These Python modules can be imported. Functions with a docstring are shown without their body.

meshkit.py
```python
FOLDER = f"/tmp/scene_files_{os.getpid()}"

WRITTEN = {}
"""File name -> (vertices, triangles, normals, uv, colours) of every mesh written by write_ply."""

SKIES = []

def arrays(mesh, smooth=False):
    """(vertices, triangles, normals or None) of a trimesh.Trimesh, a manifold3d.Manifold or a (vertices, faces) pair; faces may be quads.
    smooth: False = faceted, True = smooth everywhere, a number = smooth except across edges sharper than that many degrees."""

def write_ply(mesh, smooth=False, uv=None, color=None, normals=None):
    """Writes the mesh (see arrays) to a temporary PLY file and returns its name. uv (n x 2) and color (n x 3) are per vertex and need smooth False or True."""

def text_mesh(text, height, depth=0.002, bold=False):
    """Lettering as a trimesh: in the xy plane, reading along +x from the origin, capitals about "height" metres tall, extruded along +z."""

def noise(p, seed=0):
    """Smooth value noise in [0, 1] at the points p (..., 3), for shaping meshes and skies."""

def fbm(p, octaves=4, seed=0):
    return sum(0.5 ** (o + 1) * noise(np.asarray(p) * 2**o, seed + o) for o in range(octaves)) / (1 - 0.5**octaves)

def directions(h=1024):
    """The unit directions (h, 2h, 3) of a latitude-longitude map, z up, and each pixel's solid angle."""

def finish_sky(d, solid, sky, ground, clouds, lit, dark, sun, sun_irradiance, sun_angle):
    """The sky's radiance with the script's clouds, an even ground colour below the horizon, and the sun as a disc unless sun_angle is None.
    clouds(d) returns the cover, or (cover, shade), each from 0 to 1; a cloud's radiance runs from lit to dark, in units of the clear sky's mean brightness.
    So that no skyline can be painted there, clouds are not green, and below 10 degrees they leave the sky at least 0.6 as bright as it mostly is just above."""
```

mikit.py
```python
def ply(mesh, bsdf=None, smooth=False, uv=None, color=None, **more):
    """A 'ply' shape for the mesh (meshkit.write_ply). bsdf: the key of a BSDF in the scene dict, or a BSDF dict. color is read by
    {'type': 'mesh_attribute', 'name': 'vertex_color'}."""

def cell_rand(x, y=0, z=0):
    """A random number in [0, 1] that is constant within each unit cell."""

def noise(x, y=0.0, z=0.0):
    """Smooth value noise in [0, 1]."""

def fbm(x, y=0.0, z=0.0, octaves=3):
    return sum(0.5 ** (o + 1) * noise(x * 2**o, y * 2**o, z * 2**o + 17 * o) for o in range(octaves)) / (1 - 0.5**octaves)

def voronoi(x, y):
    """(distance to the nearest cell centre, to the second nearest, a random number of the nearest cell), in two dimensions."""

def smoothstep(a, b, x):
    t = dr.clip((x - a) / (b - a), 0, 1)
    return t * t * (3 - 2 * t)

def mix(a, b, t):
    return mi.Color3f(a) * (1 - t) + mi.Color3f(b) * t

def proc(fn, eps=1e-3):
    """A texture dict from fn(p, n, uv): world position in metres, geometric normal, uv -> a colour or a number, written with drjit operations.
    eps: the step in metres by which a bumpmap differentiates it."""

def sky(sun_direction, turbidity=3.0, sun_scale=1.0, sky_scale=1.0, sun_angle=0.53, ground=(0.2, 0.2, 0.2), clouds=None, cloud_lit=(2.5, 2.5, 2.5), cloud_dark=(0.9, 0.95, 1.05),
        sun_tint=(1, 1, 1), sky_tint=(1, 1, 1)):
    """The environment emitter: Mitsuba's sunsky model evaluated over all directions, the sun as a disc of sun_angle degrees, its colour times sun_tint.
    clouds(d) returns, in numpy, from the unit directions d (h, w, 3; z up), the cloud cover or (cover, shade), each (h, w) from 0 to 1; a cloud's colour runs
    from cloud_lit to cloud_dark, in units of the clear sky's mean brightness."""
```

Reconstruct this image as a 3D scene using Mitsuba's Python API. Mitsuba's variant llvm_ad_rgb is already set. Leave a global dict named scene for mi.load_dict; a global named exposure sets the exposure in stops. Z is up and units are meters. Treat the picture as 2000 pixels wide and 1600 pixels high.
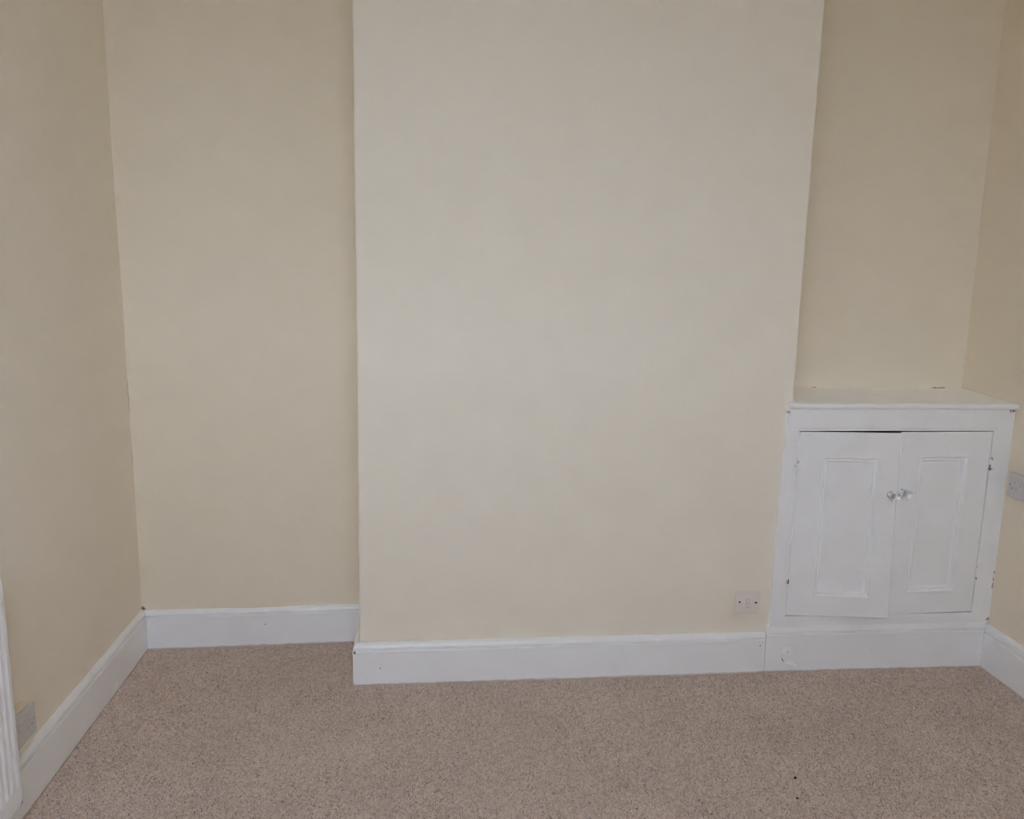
import math, random
import numpy as np, trimesh, mitsuba as mi, drjit as dr
import manifold3d as m3
from shapely.geometry import Polygon, box as sbox
import mikit, meshkit
from mikit import proc, noise, fbm, cell_rand, smoothstep, mix

random.seed(7); RNG = np.random.default_rng(7)
T = mi.ScalarTransform4f
scene, labels = {}, {}

# ------------------------------------------------------------------ camera
F_PX, YAW, PITCH, ROLL = 1624.3, 0.09345, 0.1775, 0.01866
CAM = np.array([0.2563, -2.7495, 1.4666])
_f = np.array([math.sin(YAW) * math.cos(PITCH), math.cos(YAW) * math.cos(PITCH), -math.sin(PITCH)])
_r = np.array([math.cos(YAW), -math.sin(YAW), 0.0]); _u = np.cross(_r, _f)
_up = -_r * math.sin(ROLL) + _u * math.cos(ROLL)
scene['camera'] = {'type': 'perspective', 'fov_axis': 'x', 'fov': math.degrees(2 * math.atan(1000 / F_PX)), 'near_clip': 0.02,
                   'to_world': T().look_at(origin=CAM.tolist(), target=(CAM + _f).tolist(), up=_up.tolist())}
# ------------------------------------------------------------------ light: an overcast day through the window behind the camera
def overcast(d):
    n = meshkit.fbm(np.asarray(d) * 2.5, 3, seed=3)
    return np.ones(d.shape[:2]), 0.35 * n
scene['sky'] = mikit.sky([0.25, -0.75, 0.62], turbidity=4, sun_scale=0.0, sky_scale=1.0, clouds=overcast,
                         cloud_lit=(1.36, 1.56, 1.91), cloud_dark=(1.13, 1.31, 1.66), ground=(0.42, 0.42, 0.41))
exposure = 5.52

# ------------------------------------------------------------------ dimensions of the room (metres)
XL, XR = -0.8406, 2.3144           # left and right wall
YB, YF = 0.308, -3.35              # alcove back wall, wall behind the camera
CEIL = 2.66
CW = 1.497                         # chimney breast width
FRM = -0.010                       # front of the cupboard's face frame

# ------------------------------------------------------------------ materials
def rgb(c): return {'type': 'rgb', 'value': list(c)}
def mat(key, base, rough=0.5, spec=0.5, metallic=0.0, bump=None, coat=0.0):
    b = {'type': 'principled', 'base_color': proc(base) if callable(base) else rgb(base), 'roughness': rough, 'metallic': metallic, 'specular': spec, 'clearcoat': coat}
    if bump: b = {'type': 'bumpmap', 'bsdf': b, 'tex': proc(bump[0], eps=bump[1]), 'scale': bump[2]}
    scene[key] = {'type': 'twosided', 'bsdf': b}

CREAM = (0.757, 0.702, 0.597)
def band(v, a, b, s): return smoothstep(a - s, a + s, v) * (1 - smoothstep(b - s, b + s, v))
def cream_paint(p, n, uv):
    m = fbm(p.x * 1.7 + 3, p.y * 1.7, p.z * 1.3, 3) - 0.5
    c = mix(CREAM, (0.757, 0.696, 0.583), dr.clip(0.5 + m * 2.0, 0, 1))
    c = c * (1 + 0.03 * (fbm(p.x * 9, p.y * 9, p.z * 9, 2) - 0.5))
    # cracked filler down the corner of the left alcove
    d = dr.abs(p.x + 0.8406) + dr.abs(p.y - 0.306)
    rag = noise(p.z * 90, p.x * 200, p.y * 200)
    zz = dr.maximum(dr.maximum(band(p.z, 0.90, 1.02, 0.01), band(p.z, 0.70, 0.80, 0.015)), dr.maximum(band(p.z, 0.555, 0.63, 0.01) * 0.8, band(p.z, 1.12, 1.5, 0.05) * 0.2))
    k = (1 - smoothstep(0.002, 0.0065, d + 0.004 * rag)) * zz * smoothstep(0.2, 0.55, rag)
    c = mix(c, (0.36, 0.26, 0.13), k * 0.75)
    # a broken patch of plaster in that corner, just above the skirting
    q = dr.abs(p.x + 0.836) * 0.55 + dr.abs(p.y - 0.304) * 0.6 + dr.abs(p.z - 0.153) * 0.8 + 0.007 * (noise(p.x * 260, p.z * 260, p.y * 260) - 0.5)
    c = mix(c, (0.20, 0.13, 0.075), 1 - smoothstep(0.0045, 0.0085, q))
    # gaps and flaking paint where the cupboard top meets the wall
    zc = p.z + 0.002 * (noise(p.x * 120, 5.0) - 0.5)
    on = smoothstep(0.25, 0.3, p.y)
    k = band(zc, 1.0035, 1.0065, 0.001) * on * dr.maximum(band(p.x, 2.195, 2.246, 0.004), band(p.x, 1.703, 1.722, 0.004) * 0.7)
    c = mix(c, (0.10, 0.065, 0.03), k)
    # grime round the switch low on the chimney breast, with some of its shadow painted in
    g = dr.exp(-(dr.square((p.x - 1.352) / 0.045) + dr.square((p.z - 0.232) / 0.050))) * (1 - smoothstep(0.05, 0.1, p.y))
    c = mix(c, (0.66, 0.52, 0.39), g * 0.45 * (0.6 + 0.6 * noise(p.x * 60, p.z * 60)))
    # darker patch beside the right socket
    g = dr.exp(-(dr.square((p.y + 0.06) / 0.07) + dr.square((p.z - 0.745) / 0.05))) * smoothstep(2.29, 2.30, p.x)
    return mix(c, (0.56, 0.50, 0.42), g * 0.4)
def roller(p, n, uv): return fbm(p.x * 330, p.y * 330, p.z * 330, 2)
mat('cream_paint', cream_paint, 0.62, 0.35, bump=(roller, 8e-4, 0.00018))
def yellower_cream(p, n, uv): return cream_paint(p, n, uv) * mi.Color3f(0.985, 0.955, 0.895)      # the same cream, tinted slightly darker and yellower
mat('yellower_cream', yellower_cream, 0.62, 0.35, bump=(roller, 8e-4, 0.00018))
mat('ceiling_paint', (0.84, 0.83, 0.80), 0.8, 0.2)

DOTS = [((0.0674, None, 0.0585), 0.0022), ((1.4362, None, 0.1018), 0.0024), ((-0.3882, None, 0.0817), 0.0022), ((-0.0200, None, 0.1190), 0.0042), ((1.8600, None, 0.0750), 0.0014)]
def white_gloss(p, n, uv):
    c = mi.Color3f(0.775, 0.775, 0.775) * (1 + 0.03 * (fbm(p.x * 14, p.y * 14, p.z * 14, 2) - 0.5))
    for (x, _, z), r in DOTS:
        c = mix(c, (0.10, 0.08, 0.065), 1 - smoothstep(r * 0.7, r * 1.3, dr.sqrt(dr.square(p.x - x) + dr.square(p.z - z))))
    # rubbed edge of the left skirting board
    k = (1 - smoothstep(0.006, 0.011, dr.sqrt(dr.square((p.y + 0.022) * 0.8) + dr.square(p.z - 0.02)) + 0.01 * (noise(p.y * 200, p.z * 200) - 0.5))) * (1 - smoothstep(-0.8, -0.78, p.x))
    c = mix(c, (0.86, 0.85, 0.83), k)
    # chipped filler at both ends of the cupboard's shelf nosing and down its right edge
    rg = noise(p.x * 170, p.z * 170, 3.0) - 0.5
    fr_ = 1 - smoothstep(0.03, 0.05, p.y)
    k = 1 - smoothstep(0.0025, 0.0065, dr.sqrt(dr.square((p.x - 1.4765) * 0.7) + dr.square(p.z - 0.9665)) + 0.008 * rg)
    k = dr.maximum(k, 1 - smoothstep(0.003, 0.0075, dr.sqrt(dr.square((p.x - 2.304) * 0.45) + dr.square(p.z - 0.9725)) + 0.007 * rg))
    k = dr.maximum(k, band(p.z, 0.305, 0.372, 0.008) * smoothstep(2.3065, 2.3105, p.x + 0.004 * rg) * smoothstep(-0.15, 0.1, rg))
    k = dr.maximum(k, band(p.z, 0.178, 0.190, 0.003) * smoothstep(2.300, 2.306, p.x + 0.01 * rg))
    c = mix(c, (0.20, 0.145, 0.10), k * fr_ * smoothstep(1.4, 1.45, p.x) * 0.8)
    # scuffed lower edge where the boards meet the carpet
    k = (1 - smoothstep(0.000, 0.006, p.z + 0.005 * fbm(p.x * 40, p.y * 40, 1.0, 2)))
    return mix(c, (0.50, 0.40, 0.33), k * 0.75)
def brushed(p, n, uv): return fbm(p.x * 38, p.y * 38, p.z * 38, 3)
mat('white_gloss', white_gloss, 0.34, 0.5, bump=(brushed, 3e-3, 0.0006))
def hinge_paint(p, n, uv):
    k = smoothstep(0.58, 0.66, fbm(p.x * 130, p.y * 130, p.z * 75 + 4, 3))
    return mix((0.78, 0.77, 0.76), (0.17, 0.10, 0.065), k)
mat('hinge_paint', hinge_paint, 0.45)
mat('dark_void', (0.012, 0.010, 0.009), 0.9, 0.1)
mat('switch_plastic', (0.70, 0.645, 0.585), 0.3, 0.5)
mat('socket_plastic', (0.53, 0.515, 0.50), 0.32, 0.5)
mat('cream_plastic', (0.74, 0.63, 0.49), 0.5, 0.4)
mat('printed_grey', (0.16, 0.16, 0.16), 0.6, 0.2)
mat('radiator_enamel', (0.80, 0.81, 0.835), 0.30, 0.5, coat=0.2)
mat('shade_stub_metal', (0.30, 0.30, 0.29), 0.4, 0.5, metallic=0.8)
mat('plaster', (0.86, 0.83, 0.77), 0.9, 0.2)
mat('dirt', (0.025, 0.018, 0.015), 0.9, 0.1)
mat('floorboard', lambda p, n, uv: mix((0.36, 0.24, 0.14), (0.26, 0.17, 0.10), fbm(p.x * 40, p.y * 2.0, 0.0, 3)), 0.6)
scene['chrome'] = {'type': 'roughconductor', 'material': 'Cr', 'alpha': 0.2}
scene['knob_glass'] = {'type': 'dielectric', 'int_ior': 1.49, 'ext_ior': 1.0}
scene['window_glass'] = {'type': 'thindielectric', 'int_ior': 1.5}

PITCH_X, PITCH_Y = 0.0055, 0.0062
def carpet_wool(p, n, uv):
    n1 = noise(p.x / 0.0024, p.y / 0.0034, 1.0)
    n2 = noise(p.x / 0.0021 + 31, p.y / 0.0027 + 7, 4.0)
    n3 = noise(p.x / 0.0060, p.y / 0.0075, 8.0)
    c = mix((0.50, 0.396, 0.338), (0.70, 0.578, 0.503), dr.clip(0.5 + (n1 - 0.5) * 1.1 + (n3 - 0.5) * 0.7, 0, 1))
    c = mix(c, (0.74, 0.63, 0.56), smoothstep(0.80, 0.93, n2) * 0.8)
    dens = 0.20 + 0.10 * fbm(p.x * 9, p.y * 9, 3.0, 2)                      # darker flecks, here denser and there sparser
    c = mix(c, (0.20, 0.140, 0.110), (1 - smoothstep(dens - 0.10, dens, n2)) * 0.80)
    c = c * (0.93 + 0.07 * dr.cos(6.28318 * (p.x / PITCH_X + 0.5 * noise(p.x * 30, p.y * 30, 2.0))))
    m = fbm(p.x * 5, p.y * 5, 0.0, 3) - 0.5
    return c * (1 + 0.13 * m)
mat('carpet_wool', carpet_wool, 0.95, 0.05)

# ------------------------------------------------------------------ helpers
def add(key, mesh, bsdf, smooth=False, **lab):
    scene[key] = mikit.ply(mesh, bsdf, smooth)
    if lab: labels[key] = lab
    return key
def struct(key, mesh, bsdf, label, smooth=False): return add(key, mesh, bsdf, smooth, label=label, kind='structure')
def tidy(v, f, close=True):
    m = trimesh.Trimesh(np.asarray(v, float), np.asarray(f, int), process=False)
    m.merge_vertices(); trimesh.repair.fix_normals(m)
    return m
def bx(x0, x1, y0, y1, z0, z1):
    m = trimesh.creation.box((x1 - x0, y1 - y0, z1 - z0)); m.apply_translation(((x0 + x1) / 2, (y0 + y1) / 2, (z0 + z1) / 2)); return m
def cat(*ms): return trimesh.util.concatenate(list(ms))
def frame(o, u, v, n):
    M = np.eye(4); M[:3, 0], M[:3, 1], M[:3, 2], M[:3, 3] = u, v, n, o; return M
def put(m, M): m = m.copy(); m.apply_transform(M); return m
def loops(L, caps=True):
    """Skin of a stack of loops with equal counts (k, n, 3), capped with fans."""
    L = np.asarray(L, float); k, n, _ = L.shape
    v = L.reshape(-1, 3); i = np.arange(n); f = []
    for a in range(k - 1):
        q = np.stack([a * n + i, a * n + (i + 1) % n, (a + 1) * n + (i + 1) % n, (a + 1) * n + i], 1)
        f += [q[:, [0, 1, 2]], q[:, [0, 2, 3]]]
    if caps:
        v = np.vstack([v, L[0].mean(0), L[-1].mean(0)]); c0, c1 = k * n, k * n + 1
        f += [np.stack([(i + 1) % n, i, i * 0 + c0], 1), np.stack([(k - 1) * n + i, (k - 1) * n + (i + 1) % n, i * 0 + c1], 1)]
    return tidy(v, np.vstack(f))
def rrect(w, h, r, seg=5):
    pts = []
    for cx, cy, a0 in ((w / 2 - r, h / 2 - r, 0), (-w / 2 + r, h / 2 - r, 90), (-w / 2 + r, -h / 2 + r, 180), (w / 2 - r, -h / 2 + r, 270)):
        for s in range(seg + 1):
            a = math.radians(a0 + 90 * s / seg); pts.append((cx + r * math.cos(a), cy + r * math.sin(a)))
    return np.array(pts)
def slab(w, h, t, r=0.004, bevel=0.0025, z0=0.0):
    """Rounded plate with a softened front edge, front towards +z."""
    L = []
    for inset, z in ((0, z0), (0, z0 + t - bevel), (bevel * 0.3, z0 + t - bevel * 0.3), (bevel, z0 + t)):
        p = rrect(w - 2 * inset, h - 2 * inset, max(r - inset * 0.5, 0.0005)); L.append(np.c_[p, np.full(len(p), z)])
    return loops(L)
def lathe(prof, n=24):
    a = np.arange(n) * 2 * math.pi / n
    return loops([np.c_[r * np.cos(a), r * np.sin(a), np.full(n, z)] for r, z in prof])
def cut(m, cutters):
    A = m3.Manifold(m3.Mesh(np.asarray(m.vertices, np.float32), np.asarray(m.faces, np.uint32)))
    for c in cutters: A = A - m3.Manifold(m3.Mesh(np.asarray(c.vertices, np.float32), np.asarray(c.faces, np.uint32)))
    o = A.to_mesh(); return trimesh.Trimesh(np.array(o.vert_properties[:, :3], float), np.array(o.tri_verts), process=False)
def grid_faces(nu, nv):
    i, j = np.meshgrid(np.arange(nu - 1), np.arange(nv - 1), indexing='ij')
    a = i * nv + j; q = np.stack([a, a + nv, a + nv + 1, a + 1], -1).reshape(-1, 4)
    return np.vstack([q[:, [0, 1, 2]], q[:, [0, 2, 3]]])
def relief_wall(fn, us, vs, back):
    """Closed slab: an uneven front fn(u, v) -> xyz over a grid, and a flat back at fn + back."""
    U, V = np.meshgrid(us, vs, indexing='ij'); P = fn(U, V).reshape(-1, 3); nu, nv = len(us), len(vs)
    idx = np.arange(nu * nv).reshape(nu, nv)
    rim = np.concatenate([idx[:, 0], idx[-1, 1:], idx[-2::-1, -1], idx[0, -2:0:-1]])
    B = P[rim] + back; c = B.mean(0); n = len(rim); i = np.arange(n); b0 = len(P)
    f = [grid_faces(nu, nv), np.stack([rim[i], b0 + i, b0 + (i + 1) % n], 1), np.stack([rim[i], b0 + (i + 1) % n, rim[(i + 1) % n]], 1), np.stack([b0 + i, i * 0 + b0 + n, b0 + (i + 1) % n], 1)]
    return tidy(np.vstack([P, B, c]), np.vstack(f))
def wav(a, b, seed, amp=0.0035): return amp * 2 * (meshkit.fbm(np.stack([a * 1.6, b * 1.6, a * 0 + seed], -1), 3, seed=seed) - 0.5)

# ------------------------------------------------------------------ the room
lin = np.linspace
struct('floor', bx(XL - .1, XR + .1, YF - .1, YB + .15, -0.06, -0.012), 'floorboard', 'floor of the empty room under the carpet')
struct('ceiling', bx(XL - .1, XR + .1, YF - .2, YB + .2, CEIL, CEIL + .1), 'ceiling_paint', 'plain white ceiling')
struct('wall_left', relief_wall(lambda u, v: np.stack([XL + wav(u, v, 1), u, v], -1), lin(YF - .05, YB + .06, 120), lin(-.05, CEIL + .02, 80), np.array([-.12, 0, 0])), 'cream_paint', 'cream painted left wall', True)
struct('wall_right', relief_wall(lambda u, v: np.stack([XR + wav(u, v, 2), u, v], -1), lin(YF - .05, YB + .06, 120), lin(-.05, CEIL + .02, 80), np.array([.12, 0, 0])), 'yellower_cream', 'cream painted right wall', True)
def back_y(x): return np.interp(x, [-.95, -.84, -.45, 0.0, 1.45, 2.4], [.304, .305, .308, .331, .311, .310])
struct('wall_back', relief_wall(lambda u, v: np.stack([u, back_y(u) + wav(u, v, 3, .002), v], -1), lin(XL - .07, XR + .07, 110), lin(-.05, CEIL + .02, 80), np.array([0, .12, 0])), 'yellower_cream', 'cream painted back wall of the two alcoves', True)

def chimney():
    r, yb = 0.007, 0.40
    plan = [(0.0, yb), (0.0, 0.2), (0.0, r)]
    plan += [(r - r * math.cos(math.radians(a)), r - r * math.sin(math.radians(a))) for a in (18, 36, 54, 72)]
    plan += [(x, 0.0) for x in lin(r, CW - r, 60)]
    plan += [(CW - r + r * math.sin(math.radians(a)), r - r * math.cos(math.radians(a))) for a in (18, 36, 54, 72)]
    plan += [(CW, r), (CW, .2), (CW, yb)]
    plan = np.array(plan); L = []
    for z in lin(.005, CEIL + .02, 110):
        x, y = plan[:, 0].copy(), plan[:, 1].copy()
        front = np.clip(1 - y / .02, 0, 1)
        y += front * wav(x, x * 0 + z, 5, .003)
        side = np.clip(1 - np.minimum(x, CW - x) / .05, 0, 1)
        jag = .0022 * (meshkit.noise(np.array([[z * 7, 1., 0]]))[0] - .5) + .0012 * (meshkit.noise(np.array([[z * 31, 4., 0]]))[0] - .5)
        lean = np.interp(z, [0, .2, .6, 1.4, 2.4], [-.009, -.007, -.003, 0, .0015])
        x += np.where(x < CW / 2, side * (jag + lean), side * jag * .8)
        L.append(np.c_[x, y, np.full(len(x), z)])
    return loops(L)
struct('wall_chimney', chimney(), 'cream_paint', 'cream painted chimney breast standing out between the two alcoves', 40)

# the wall behind the camera, with the window that lights the room
WX0, WX1, WZ0, WZ1 = -0.78, 1.02, 1.12, 2.52
yf0, yf1 = YF - .26, YF
wf = cut(bx(XL - .1, XR + .1, yf0, yf1, -.05, CEIL + .02), [bx(WX0, WX1, yf0 - .1, yf1 + .1, WZ0, WZ1)])
struct('wall_front', wf, 'cream_paint', 'cream painted wall with the window')
ym = YF - .17
fr = [bx(WX0, WX1, ym - .03, ym + .03, WZ0, WZ0 + .06), bx(WX0, WX1, ym - .03, ym + .03, WZ1 - .06, WZ1), bx(WX0, WX0 + .06, ym - .03, ym + .03, WZ0, WZ1), bx(WX1 - .06, WX1, ym - .03, ym + .03, WZ0, WZ1),
      bx((WX0 + WX1) / 2 - .03, (WX0 + WX1) / 2 + .03, ym - .03, ym + .03, WZ0, WZ1)]
struct('window_1', cat(*fr), 'ceiling_paint', 'white framed window')
for k, (a, b) in enumerate(((WX0 + .05, (WX0 + WX1) / 2 - .02), ((WX0 + WX1) / 2 + .02, WX1 - .05))):
    z0, z1 = WZ0 + .05, WZ1 - .05
    add('window_1__pane' + ('' if k == 0 else '_001'), trimesh.Trimesh([[a, ym, z0], [b, ym, z0], [b, ym, z1], [a, ym, z1]], [[0, 1, 2], [0, 2, 3]], process=False), 'window_glass')
add('window_1__sill', bx(WX0 - .05, WX1 + .05, YF - .15, YF + .06, WZ0 - .03, WZ0 + .002), 'ceiling_paint')

# ------------------------------------------------------------------ skirting boards
def ogee(h, t, gz):
    """(distance from the wall, height): rounded top, groove at gz, small bead, flat face."""
    return [(-.004, h), (.003, h + .0005), (.008, h - .001), (.0125, h - .005), (.0165, h - .0105), (.0172, gz + .0045), (.0150, gz + .0022), (.0085, gz + .0010), (.0085, gz - .0024), (.0170, gz - .0036),
            (t - .001, gz - .0042), (t, gz - .0062), (t - .0008, gz - .0095), (t - .0015, gz - .013), (t - .0012, .02), (t - .0012, -.010), (-.004, -.010)]
def skirt(p0, p1, prof, ends, n=40, seed=0, normal=None):
    """A board along the wall line p0 -> p1; ends: +1 mitred into an inner corner, -1 round an outer corner, 0 square."""
    p0, p1 = np.array(p0, float), np.array(p1, float); t = p1 - p0; Ln = np.linalg.norm(t); t /= Ln
    nv = np.array(normal, float); nv -= t * (nv @ t); nv /= np.linalg.norm(nv)
    o, z = np.array(prof).T; L = []
    for s in lin(0, 1, n):
        a = s * Ln + o * np.where(1, ends[0] * (1 - s) - ends[1] * s, 0)
        w = .0012 * 2 * (meshkit.fbm(np.array([[s * Ln * 3.1, seed, .5]]), 3, seed=seed)[0] - .5)
        q = p0[None] + t[None] * a[:, None] + nv[None] * (o + w * (o > 0))[:, None]
        L.append(np.c_[q, z + w * .8 * (z > .05)])
    return loops(L)
STD = ogee(.1475, .0212, .1265)
struct('baseboard_left', skirt((XL, YF), (XL, .306), ogee(.152, .0212, .1295), (0, 1), 90, 1, (1, 0)), 'white_gloss', 'white gloss skirting board along the left wall', 35)
struct('baseboard_back', skirt((XL, .306), (-.0065, .331), STD, (1, 1), 30, 2, (0, -1)), 'white_gloss', 'white gloss skirting board across the left alcove', 35)
side = skirt((-.0065, .331), (-.0065, -.009), STD, (1, -1), 12, 3, (-1, 0))
front = skirt((-.0065, -.009), (1.4560, .004), STD, (-1, 0), 60, 4, (0, -1))
struct('baseboard_chimney', cat(side, front), 'white_gloss', 'white gloss skirting board wrapped round the foot of the chimney breast', 35)
CUP = [(-.004, .178), (.002, .1775), (.006, .175), (.0095, .170), (.013, .163), (.0155, .156), (.0165, .1515), (.0150, .1490), (.0085, .1478), (.0085, .1448), (.0165, .1433), (.0200, .1425), (.0212, .139), (.0206, .1345), (.0193, .1315), (.0190, .02), (.0190, -.010), (-.004, -.010)]
struct('baseboard_alcove', skirt((1.4590, .0060), (XR, .0015), CUP, (0, 1), 40, 5, (0, -1)), 'white_gloss', 'white gloss skirting board under the doors of the fitted cupboard', 35)
struct('baseboard_right', skirt((XR, YF), (XR, .0015), ogee(.165, .0212, .1335), (0, 1), 90, 6, (-1, 0)), 'white_gloss', 'white gloss skirting board along the right wall', 35)

# ------------------------------------------------------------------ carpet
def carpet():
    xs = np.arange(XL - .004, XR + .006, PITCH_X / 2)
    ys = np.concatenate([np.arange(YF, -1.5, .05), np.arange(-1.5, .34, .0046)])
    X, Y = np.meshgrid(xs, ys, indexing='ij')
    k = np.arange(len(xs))[:, None]
    crest = np.where(k % 2 == 0, .0013, -.0013)
    fine = (Y > -1.55)
    tuft = RNG.normal(0, .0011, X.shape)
    tuft[::2] = .6 * tuft[::2] + .4 * np.roll(tuft[::2], 1, 1)
    pits = (RNG.random(X.shape) < .05) * -.0022
    low = .003 * 2 * (meshkit.fbm(np.stack([X * 4, Y * 4, X * 0], -1), 3, seed=9) - .5)
    Z = -.001 + low + fine * (crest + tuft + pits)
    # trodden down where it is tucked under the boards
    skirts = [X - (XL + .019), (XR - .019) - X, np.where(X < -.02, back_y(X) - .020 - Y, 9), np.where(X > 1.458, -.0145 - Y, 9),
              np.where(Y < -.005, np.hypot(np.maximum(np.maximum(-.026 - X, X - 1.456), 0), np.maximum(-.028 - Y, 0)), 9)]
    Z -= .005 * np.exp(-np.maximum(np.minimum.reduce(skirts), 0) / .004)
    P = np.stack([X + fine * RNG.normal(0, .0005, X.shape), Y + fine * RNG.normal(0, .0008, X.shape), Z], -1).reshape(-1, 3)
    f = grid_faces(len(xs), len(ys)); c = P[f].mean(1)
    return trimesh.Trimesh(P, f[~((c[:, 0] > 0) & (c[:, 0] < CW) & (c[:, 1] > -.004))], process=False)
add('carpet', carpet(), 'carpet_wool', True, label='worn beige brown fleck carpet with a ribbed pile covering the whole floor', category='carpet', kind='stuff')

# ------------------------------------------------------------------ cupboard built into the right alcove
labels['fitted_cupboard'] = {'label': 'white painted fitted cupboard with two panelled doors in the right alcove', 'category': 'cupboard'}
OX0, OX1, OZ0, OZ1 = 1.5215, 2.2420,   .2105, .8992     # door opening
def face_frame():
    outer = [(1.474, .9785), (1.468, .50), (1.467, .172), (2.3135, .172), (2.3135, .9785)]
    poly = Polygon(outer).difference(sbox(OX0, OZ0, OX1, OZ1))
    m = trimesh.creation.extrude_polygon(poly, .024, engine='earcut')
    m.apply_transform(frame((0, FRM + .024, 0), (1, 0, 0), (0, 0, 1), (0, -1, 0)))
    groove = [bx(OX0 - .0045, OX1 + .0055, FRM - .01, FRM + .0030, .9062, .9082)]
    return cut(m, groove)
add('fitted_cupboard__face_frame', face_frame(), 'white_gloss')
def shelf():
    prof = [(.330, 1.0045), (-.012, .9995)]            # y, z: the top falls very slightly to the front
    r = .0112
    for a in lin(85, -85, 13): prof.append((-.0145 - r * math.cos(math.radians(a)), .9880 + r * math.sin(math.radians(a))))
    prof += [(-.012, .9768), (.330, .9768)]
    L = []
    for x in lin(1.4985, 2.3135, 40):
        w = .0008 * 2 * (meshkit.noise(np.array([[x * 6, 2., 0]]))[0] - .5)
        L.append([(x, y, z + w) for y, z in prof])
    m = loops(L)
    ear = []
    for x in lin(1.4770, 1.4990, 4): ear.append([(x, y if y < .0 else .004, z) for y, z in prof])
    return cat(m, loops(ear))
add('fitted_cupboard__top', shelf(), 'white_gloss', 30, label='white shelf top with a rounded front edge')

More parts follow.
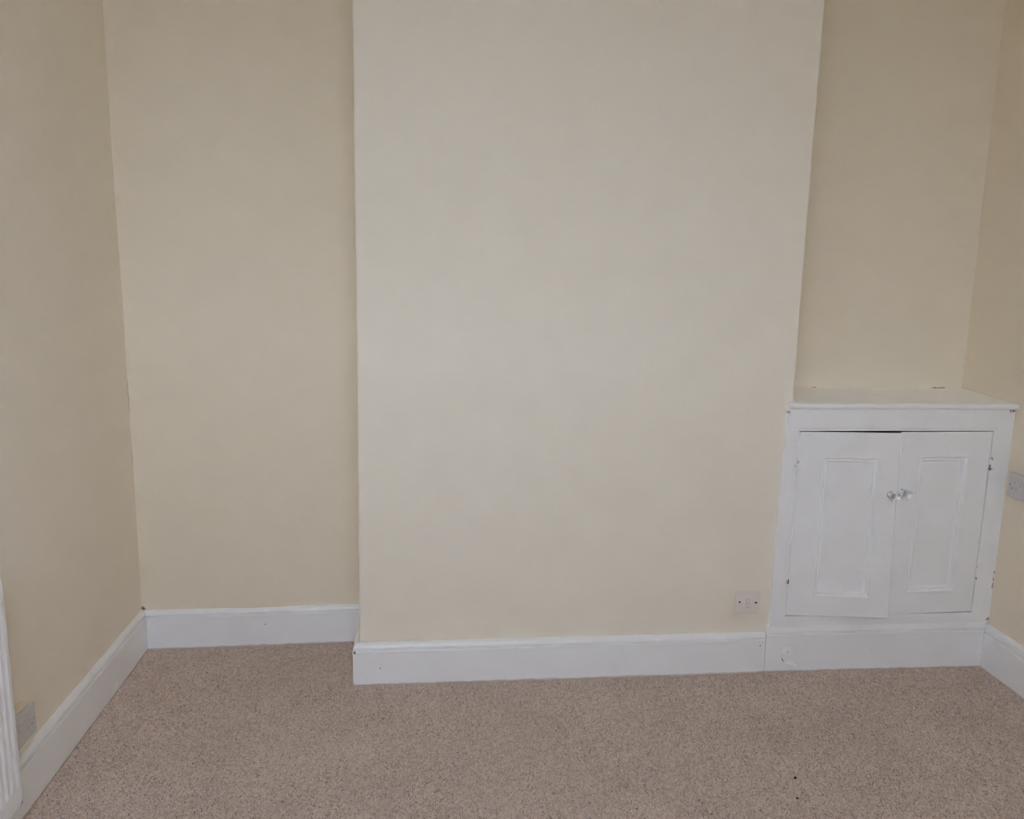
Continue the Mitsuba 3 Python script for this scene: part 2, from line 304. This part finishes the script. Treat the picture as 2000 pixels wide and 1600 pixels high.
def door(tag, x0, x1, z0, z1, hinge_left, twist, sag, pan, knob):
    key = 'fitted_cupboard__' + tag
    xh, w = (x0, x1 - x0) if hinge_left else (x1, x1 - x0)
    def warp(m):
        v = m.vertices.copy(); s = np.clip(np.abs(v[:, 0] - xh) / w, 0, 1.0)
        v[:, 1] -= s * np.interp(v[:, 2], [z0, z1], twist)
        v[:, 2] -= s * sag
        m = m.copy(); m.vertices = v; return m
    px0, px1, pz0, pz1 = pan
    y0, th = FRM + .0005, .012
    # rails and stiles: a board with a hole, its faces cut up so that the door can warp
    xs = np.r_[lin(x0, px0, 5), lin(px0, px1, 9)[1:-1], lin(px1, x1, 5)]; zs = np.r_[lin(z0, pz0, 5), lin(pz0, pz1, 13)[1:-1], lin(pz1, z1, 5)]
    xs = np.unique(np.r_[xs, x0 + .0035, x1 - .0035]); zs = np.unique(np.r_[zs, z0 + .0035, z1 - .0035])
    V, Fc = [], []
    def quad(a, b, c, d):
        i = len(V); V.extend([a, b, c, d]); Fc.extend([[i, i + 1, i + 2], [i, i + 2, i + 3]])
    inhole = lambda x, z: px0 < x < px1 and pz0 < z < pz1
    for a, b in zip(xs[:-1], xs[1:]):
        for c, d in zip(zs[:-1], zs[1:]):
            if inhole((a + b) / 2, (c + d) / 2): continue
            quad((a, y0, c), (b, y0, c), (b, y0, d), (a, y0, d)); quad((a, y0 + th, c), (a, y0 + th, d), (b, y0 + th, d), (b, y0 + th, c))
    for x, flip in ((x0, 0), (x1, 1), (px0, 1), (px1, 0)):
        zz = zs if x in (x0, x1) else zs[(zs >= pz0 - 1e-9) & (zs <= pz1 + 1e-9)]
        for c, d in zip(zz[:-1], zz[1:]): quad((x, y0, c), (x, y0, d), (x, y0 + th, d), (x, y0 + th, c))
    for z in (z0, z1, pz0, pz1):
        xx = xs if z in (z0, z1) else xs[(xs >= px0 - 1e-9) & (xs <= px1 + 1e-9)]
        for a, b in zip(xx[:-1], xx[1:]): quad((a, y0, z), (a, y0 + th, z), (b, y0 + th, z), (b, y0, z))
    slabm = tidy(V, Fc); vv = slabm.vertices.copy()
    vv[(vv[:, 1] > y0 + th - 1e-6) & (vv[:, 2] > z1 - 1e-6), 2] -= .0045          # top edge planed to a bevel
    rim = (vv[:, 0] < x0 + 1e-6) | (vv[:, 0] > x1 - 1e-6) | (vv[:, 2] < z0 + 1e-6) | (vv[:, 2] > z1 - 1e-6)
    vv[rim & (vv[:, 1] < y0 + 1e-6), 1] += .0035                                     # worn, softened arrises
    slabm.vertices = vv
    if not hinge_left:                                                              # rebate that closes behind the other door
        slabm = cat(slabm, bx(x0 - .010, x0 + .0005, y0 + .0035, y0 + th, z0, z1 - .006))
    add(key, warp(slabm), 'white_gloss')
    # moulding and sunk panel: nested rectangles (inset, depth into the door)
    steps = [(0, .004), (0, -.0012), (.0015, -.0030), (.0042, -.0030), (.0060, -.0014), (.0105, .0052), (.0118, .0054), (.0128, .0034), (.0150, .0026), (.0172, .0034), (.0220, .0112), (.0240, .0114)]
    def rect(i, d):
        ax, bx_, az, bz = px0 + i, px1 - i, pz0 + i, pz1 - i; n = 9
        q = [(x, az) for x in lin(ax, bx_, n)[:-1]] + [(bx_, z) for z in lin(az, bz, n)[:-1]] + [(x, bz) for x in lin(bx_, ax, n)[:-1]] + [(ax, z) for z in lin(bz, az, n)[:-1]]
        return [(x, y0 + d, z) for x, z in q]
    add(key + '__panel', warp(loops([rect(0, .0135)] + [rect(i, d) for i, d in steps])), 'white_gloss', 25)
    for k, zc in enumerate((.7755, .3580)):
        xk = xh + (-.0008 if hinge_left else .0008)
        kn = trimesh.creation.cylinder(.0042, .060, sections=12); kn.apply_translation((xk, FRM - .0025, zc))
        leaf = bx(xk - .011, xk, FRM - .0018, FRM + .001, zc - .021, zc + .021) if hinge_left else bx(xk, xk + .010, FRM - .0018, FRM + .001, zc - .021, zc + .021)
        parts = [put(trimesh.creation.cylinder(.0042, .0185, sections=12), T_(xk, FRM - .0025, zc + d)) for d in (-.0195, 0, .0195)]
        add(key + '__hinge' + ('' if k == 0 else '_001'), cat(*parts, leaf), 'hinge_paint', 30, label='butt hinge with chipped white paint')
    kx, kz = knob
    s = abs(kx - xh) / w; ky = y0 - s * np.interp(kz, [z0, z1], twist)
    M = frame((kx, ky, kz), (1, 0, 0), (0, 0, 1), (0, -1, 0))
    add(key + '__knob_mount', put(lathe([(.0125, -.001), (.0125, .0020), (.0110, .0042), (.0090, .0055)], 28), M), 'chrome', 30, label='chrome knob mount')
    add(key + '__knob', put(lathe([(.0078, .0057), (.0080, .0120), (.0110, .0180), (.0185, .0270), (.0200, .0330), (.0185, .0400), (.0130, .0445), (.0060, .0455)], 10), M), 'knob_glass', label='clear faceted knob')
def T_(x, y, z):
    M = np.eye(4); M[:3, 3] = (x, y, z); return M
door('door', 1.5235, 1.8970, .2135, .8965, True, (.0360, .0030), .0047, (1.6170, 1.8225, .2880, .8085), (1.8700, .6700))
door('door_001', 1.8985, 2.2400, .2135, .8966, False, (.0110, .0000), .0016, (1.9710, 2.1580, .2960, .8090), (1.9170, .6760))
labels['fitted_cupboard__door'] = {'label': 'left cupboard door hanging slightly ajar'}

# ------------------------------------------------------------------ switch low on the chimney breast
labels['fused_switch'] = {'label': 'crooked yellowed square switch plate low on the chimney breast', 'category': 'switch'}
a = math.radians(-2.9)
u_, v_ = np.array([math.cos(a), 0, math.sin(a)]), np.array([-math.sin(a), 0, math.cos(a)])
MS = frame((1.3797, .0015, .2682), u_, v_, (0, -1, 0))
plate = slab(.0872, .0872, .0095, .004, .0030, .0040)
plate = cut(plate, [put(trimesh.creation.cylinder(.0040, .02, sections=20), T_(s * .0301, 0, .013)) for s in (-1, 1)] + [put(trimesh.creation.box((.0150, .0215, .006)), T_(0, .004, .0135))])
add('fused_switch__plate', put(plate, MS), 'switch_plastic', 30)
add('fused_switch__back_box', put(slab(.076, .076, .0055, .003, .001, -.001), MS), 'cream_plastic')
for k, s in enumerate((-1, 1)):
    add('fused_switch__screw_hole' + ('' if k == 0 else '_001'), put(put(trimesh.creation.cylinder(.0039, .004, sections=20), T_(s * .0301, 0, .0075)), MS), 'dark_void', label='dark screw hole')
rk = slab(.0135, .0195, .0045, .0015, .001, 0); rk.apply_transform(trimesh.transformations.rotation_matrix(math.radians(7), (1, 0, 0))); rk.apply_translation((0, .004, .0100))
add('fused_switch__rocker', put(rk, MS), 'switch_plastic', 30)
add('fused_switch__marking', put(put(slab(.0125, .0022, .0006, .0008, .0002, 0), T_(0, -.0185, .0129)), MS), 'printed_grey', label='small printed grey line')

# ------------------------------------------------------------------ double sockets
def double_socket(key, M, depth, mats):
    plate = slab(.147, .087, .0090, .004, .0028, depth)
    t = depth + .0090; cuts, holes = [], []
    for s in (-1, 1):
        for dx, dz, w, h in ((0, .0110, .0046, .0090), (-.0111, -.0112, .0068, .0046), (.0111, -.0112, .0068, .0046)):
            cuts.append(put(trimesh.creation.box((w, h, .012)), T_(s * .040 + dx, dz, t)))
            holes.append(put(trimesh.creation.box((w - .0002, h - .0002, .002)), T_(s * .040 + dx, dz, t - .0045)))
    for s in (-1, 1):
        cuts.append(put(trimesh.creation.cylinder(.0034, .012, sections=18), T_(s * .0603, 0, t)))
        holes.append(put(trimesh.creation.cylinder(.0033, .002, sections=18), T_(s * .0603, 0, t - .0040)))
        cuts.append(put(trimesh.creation.box((.0105, .0165, .004)), T_(s * .0115, .013, t)))
    add(key + '__plate', put(cut(plate, cuts), M), mats[0], 30)
    add(key + '__back_box', put(slab(.1475, .0872, depth + .0002, .004, .0008, -.002), M), mats[1], 30)
    for k, h in enumerate(holes):
        nm = '__pin_hole' if k < 6 else '__screw_hole'; n = k if k < 6 else k - 6
        add(key + nm + ('' if n == 0 else f'_{n:03d}'), put(h, M), 'dark_void')
    for k, s in enumerate((-1, 1)):
        r = slab(.0095, .0155, .0040, .001, .0008, 0); r.apply_transform(trimesh.transformations.rotation_matrix(math.radians(-6), (1, 0, 0))); r.apply_translation((s * .0115, .013, t - .0035))
        add(key + '__rocker' + ('' if k == 0 else '_001'), put(r, M), mats[0], 30)
labels['double_socket'] = {'label': 'grey double socket on a cream box on the left wall, half behind the radiator', 'category': 'socket'}
double_socket('double_socket', frame((XL, -.6735, .2460), (0, 1, 0), (0, 0, 1), (1, 0, 0)), .026, ('socket_plastic', 'cream_plastic'))
labels['double_socket_001'] = {'label': 'grey double socket on the right wall beside the cupboard', 'category': 'socket'}
double_socket('double_socket_001', frame((XR, -.1150, .7140), (0, -1, 0), (0, 0, 1), (-1, 0, 0)), .010, ('socket_plastic', 'socket_plastic'))

# ------------------------------------------------------------------ radiator at the left edge
labels['radiator'] = {'label': 'white ribbed panel radiator on the left wall at the left edge', 'category': 'radiator'}
def radiator_panel():
    ye, z0, z1, r, pitch = -.7450, .088, .700, .030, .0255
    zs = np.r_[lin(z0, z0 + .075, 22), lin(z0 + .075, z1 - .05, 12)[1:], lin(z1 - .05, z1, 14)[1:]]
    ds = np.arange(0, 1.10, pitch / 8)
    D, Z = np.meshgrid(ds, zs, indexing='ij')
    e = np.minimum(np.minimum(Z - z0, z1 - Z), r)
    cutin = r - np.sqrt(np.maximum(r * r - (r - e) ** 2, 0))
    Y = ye - (D + cutin * np.clip(1 - D / .3, 0, 1))
    ph = (D - .012) / pitch
    rib = np.clip(.5 - .75 * np.cos(2 * np.pi * ph), 0, 1) * (D > .012)
    ramp = np.clip((Z - z0 - .050) / .012, 0, 1) * np.clip((z1 - .050 - Z) / .012, 0, 1); ramp = ramp * ramp * (3 - 2 * ramp)
    edge = np.clip(np.minimum(np.minimum(D, Z - z0), z1 - Z) / .007, 0, 1)
    X = -.7860 + .0036 * rib * ramp + .0055 * np.sqrt(1 - (1 - edge) ** 2)
    P = np.stack([X, Y, Z], -1).reshape(-1, 3); nu, nv = D.shape
    Q = P.copy(); Q[:, 0] = -.8020
    idx = np.arange(nu * nv).reshape(nu, nv); rim = np.concatenate([idx[:, 0], idx[-1, 1:], idx[-2::-1, -1], idx[0, -2:0:-1]])
    n = len(rim); i = np.arange(n); o = nu * nv; f = grid_faces(nu, nv)
    return tidy(np.vstack([P, Q]), np.vstack([f, f[:, ::-1] + o, np.stack([rim, rim[(i + 1) % n], rim[(i + 1) % n] + o], 1), np.stack([rim, rim[(i + 1) % n] + o, rim + o], 1)]))
add('radiator__panel', radiator_panel(), 'radiator_enamel', 50)
add('radiator__seam', bx(-.7960, -.7935, -1.84, -.7405, .118, .672), 'radiator_enamel')
add('radiator__bracket', cat(bx(-.8345, -.831, -.90, -.865, .20, .62), bx(-.8335, -.800, -.90, -.865, .24, .246), bx(-.8335, -.800, -.90, -.865, .58, .586)), 'radiator_enamel')
pl = trimesh.creation.cylinder(.0105, .016, sections=6); pl.apply_transform(trimesh.transformations.rotation_matrix(math.pi / 2, (1, 0, 0))); pl.apply_translation((-.7925, -.7560, .0930))  # dark piece added to stand in for the shadow under the panel corner
add('radiator__shade_stub', pl, 'shade_stub_metal', label='dark metal stub added to stand in for the shadow under the radiator corner')

# ------------------------------------------------------------------ small things on the skirting and the carpet
labels['cable_outlet'] = {'label': 'small painted-over bracket with a screw hole low on the skirting under the cupboard', 'category': 'bracket'}
yk = -.0130
MB = frame((1.5405, yk, .0700), (1, 0, 0), (0, 0, 1), (0, -1, 0))
dome = lathe([(.0250, -.001), (.0205, .0016), (.0150, .0044), (.0085, .0064), (.0030, .0069)], 26); dome.apply_transform(np.diag([1, 1.15, 1, 1]))
dome = cut(dome, [put(trimesh.creation.cylinder(.0022, .02, sections=14), T_(0, .006, .006))])
add('cable_outlet__cover', put(dome, MB), 'white_gloss', 40)
add('cable_outlet__screw_hole', put(put(trimesh.creation.cylinder(.0021, .002, sections=14), T_(0, .006, .0030)), MB), 'dark_void', label='dark screw hole')
fl = [[(-.011, .046 - .006), (.006, .046 - .001), (.020, .036), (.034, .026), (.033, .010), (.026, .018), (.010, .026), (-.010, .029)]]
tab = trimesh.creation.extrude_polygon(Polygon(fl[0]), .005, engine='earcut'); tab.apply_transform(trimesh.transformations.rotation_matrix(math.radians(-20), (1, 0, 0))); tab.apply_translation((0, 0, .0157))
add('cable_outlet__tab', put(tab, frame((1.5405, yk - .0015, .0035), (1, 0, 0), (0, 0, 1), (0, -1, 0))), 'white_gloss', label='broken white tab bent out from the skirting')
add('cable_outlet__gap', put(put(slab(.0036, .014, .0012, .0015, .0004, 0), trimesh.transformations.rotation_matrix(math.radians(32), (0, 0, 1))), frame((1.5255, yk + .0003, .0430), (1, 0, 0), (0, 0, 1), (0, -1, 0))), 'printed_grey', label='dark crack beside the tab')

def lump(x, y, z, s, seed):
    m = trimesh.creation.icosphere(subdivisions=2, radius=1.0)
    v = m.vertices * (1 + .5 * (meshkit.noise(m.vertices * 1.7 + seed * 13.1, seed)[:, None] - .5)); m.vertices = v * np.array(s) + (x, y, z); return m
crumbs = [(-.8080, .0950, .0035, 'white plaster crumb on the carpet nearest the left alcove skirting'), (-.7801, .0021, .0042, 'white plaster crumb lying a little out from the left skirting'),
          (-.8120, -.0267, .0055, 'flake of white paint against the foot of the left skirting'), (-.8130, -.1500, .0050, 'white flake of plaster at the foot of the left skirting, nearer the radiator'),
          (2.0298, -.2514, .0030, 'white crumb on the carpet in front of the right cupboard door')]
for k, (x, y, s, t) in enumerate(crumbs):
    add('plaster_crumb' + ('' if k == 0 else f'_{k:03d}'), lump(x, y, .0015 + s * .3, (s * .62, s * .5, s * .4), k + 1), 'plaster', True, label=t, category='crumb', group='white crumbs on the carpet')
dirt = [(1.2993, -.6466, .0042, 'dark round speck of dirt on the carpet, the larger one'), (1.2652, -.7379, .0034, 'dark flat speck of dirt on the carpet, nearest the lower edge of the photo')]
for k, (x, y, s, t) in enumerate(dirt):
    add('dirt_speck' + ('' if k == 0 else f'_{k:03d}'), lump(x, y, .0015 + s * .4, (s, s * .8, s * .6), k + 20), 'dirt', True, label=t, category='dirt', group='dark specks on the carpet')
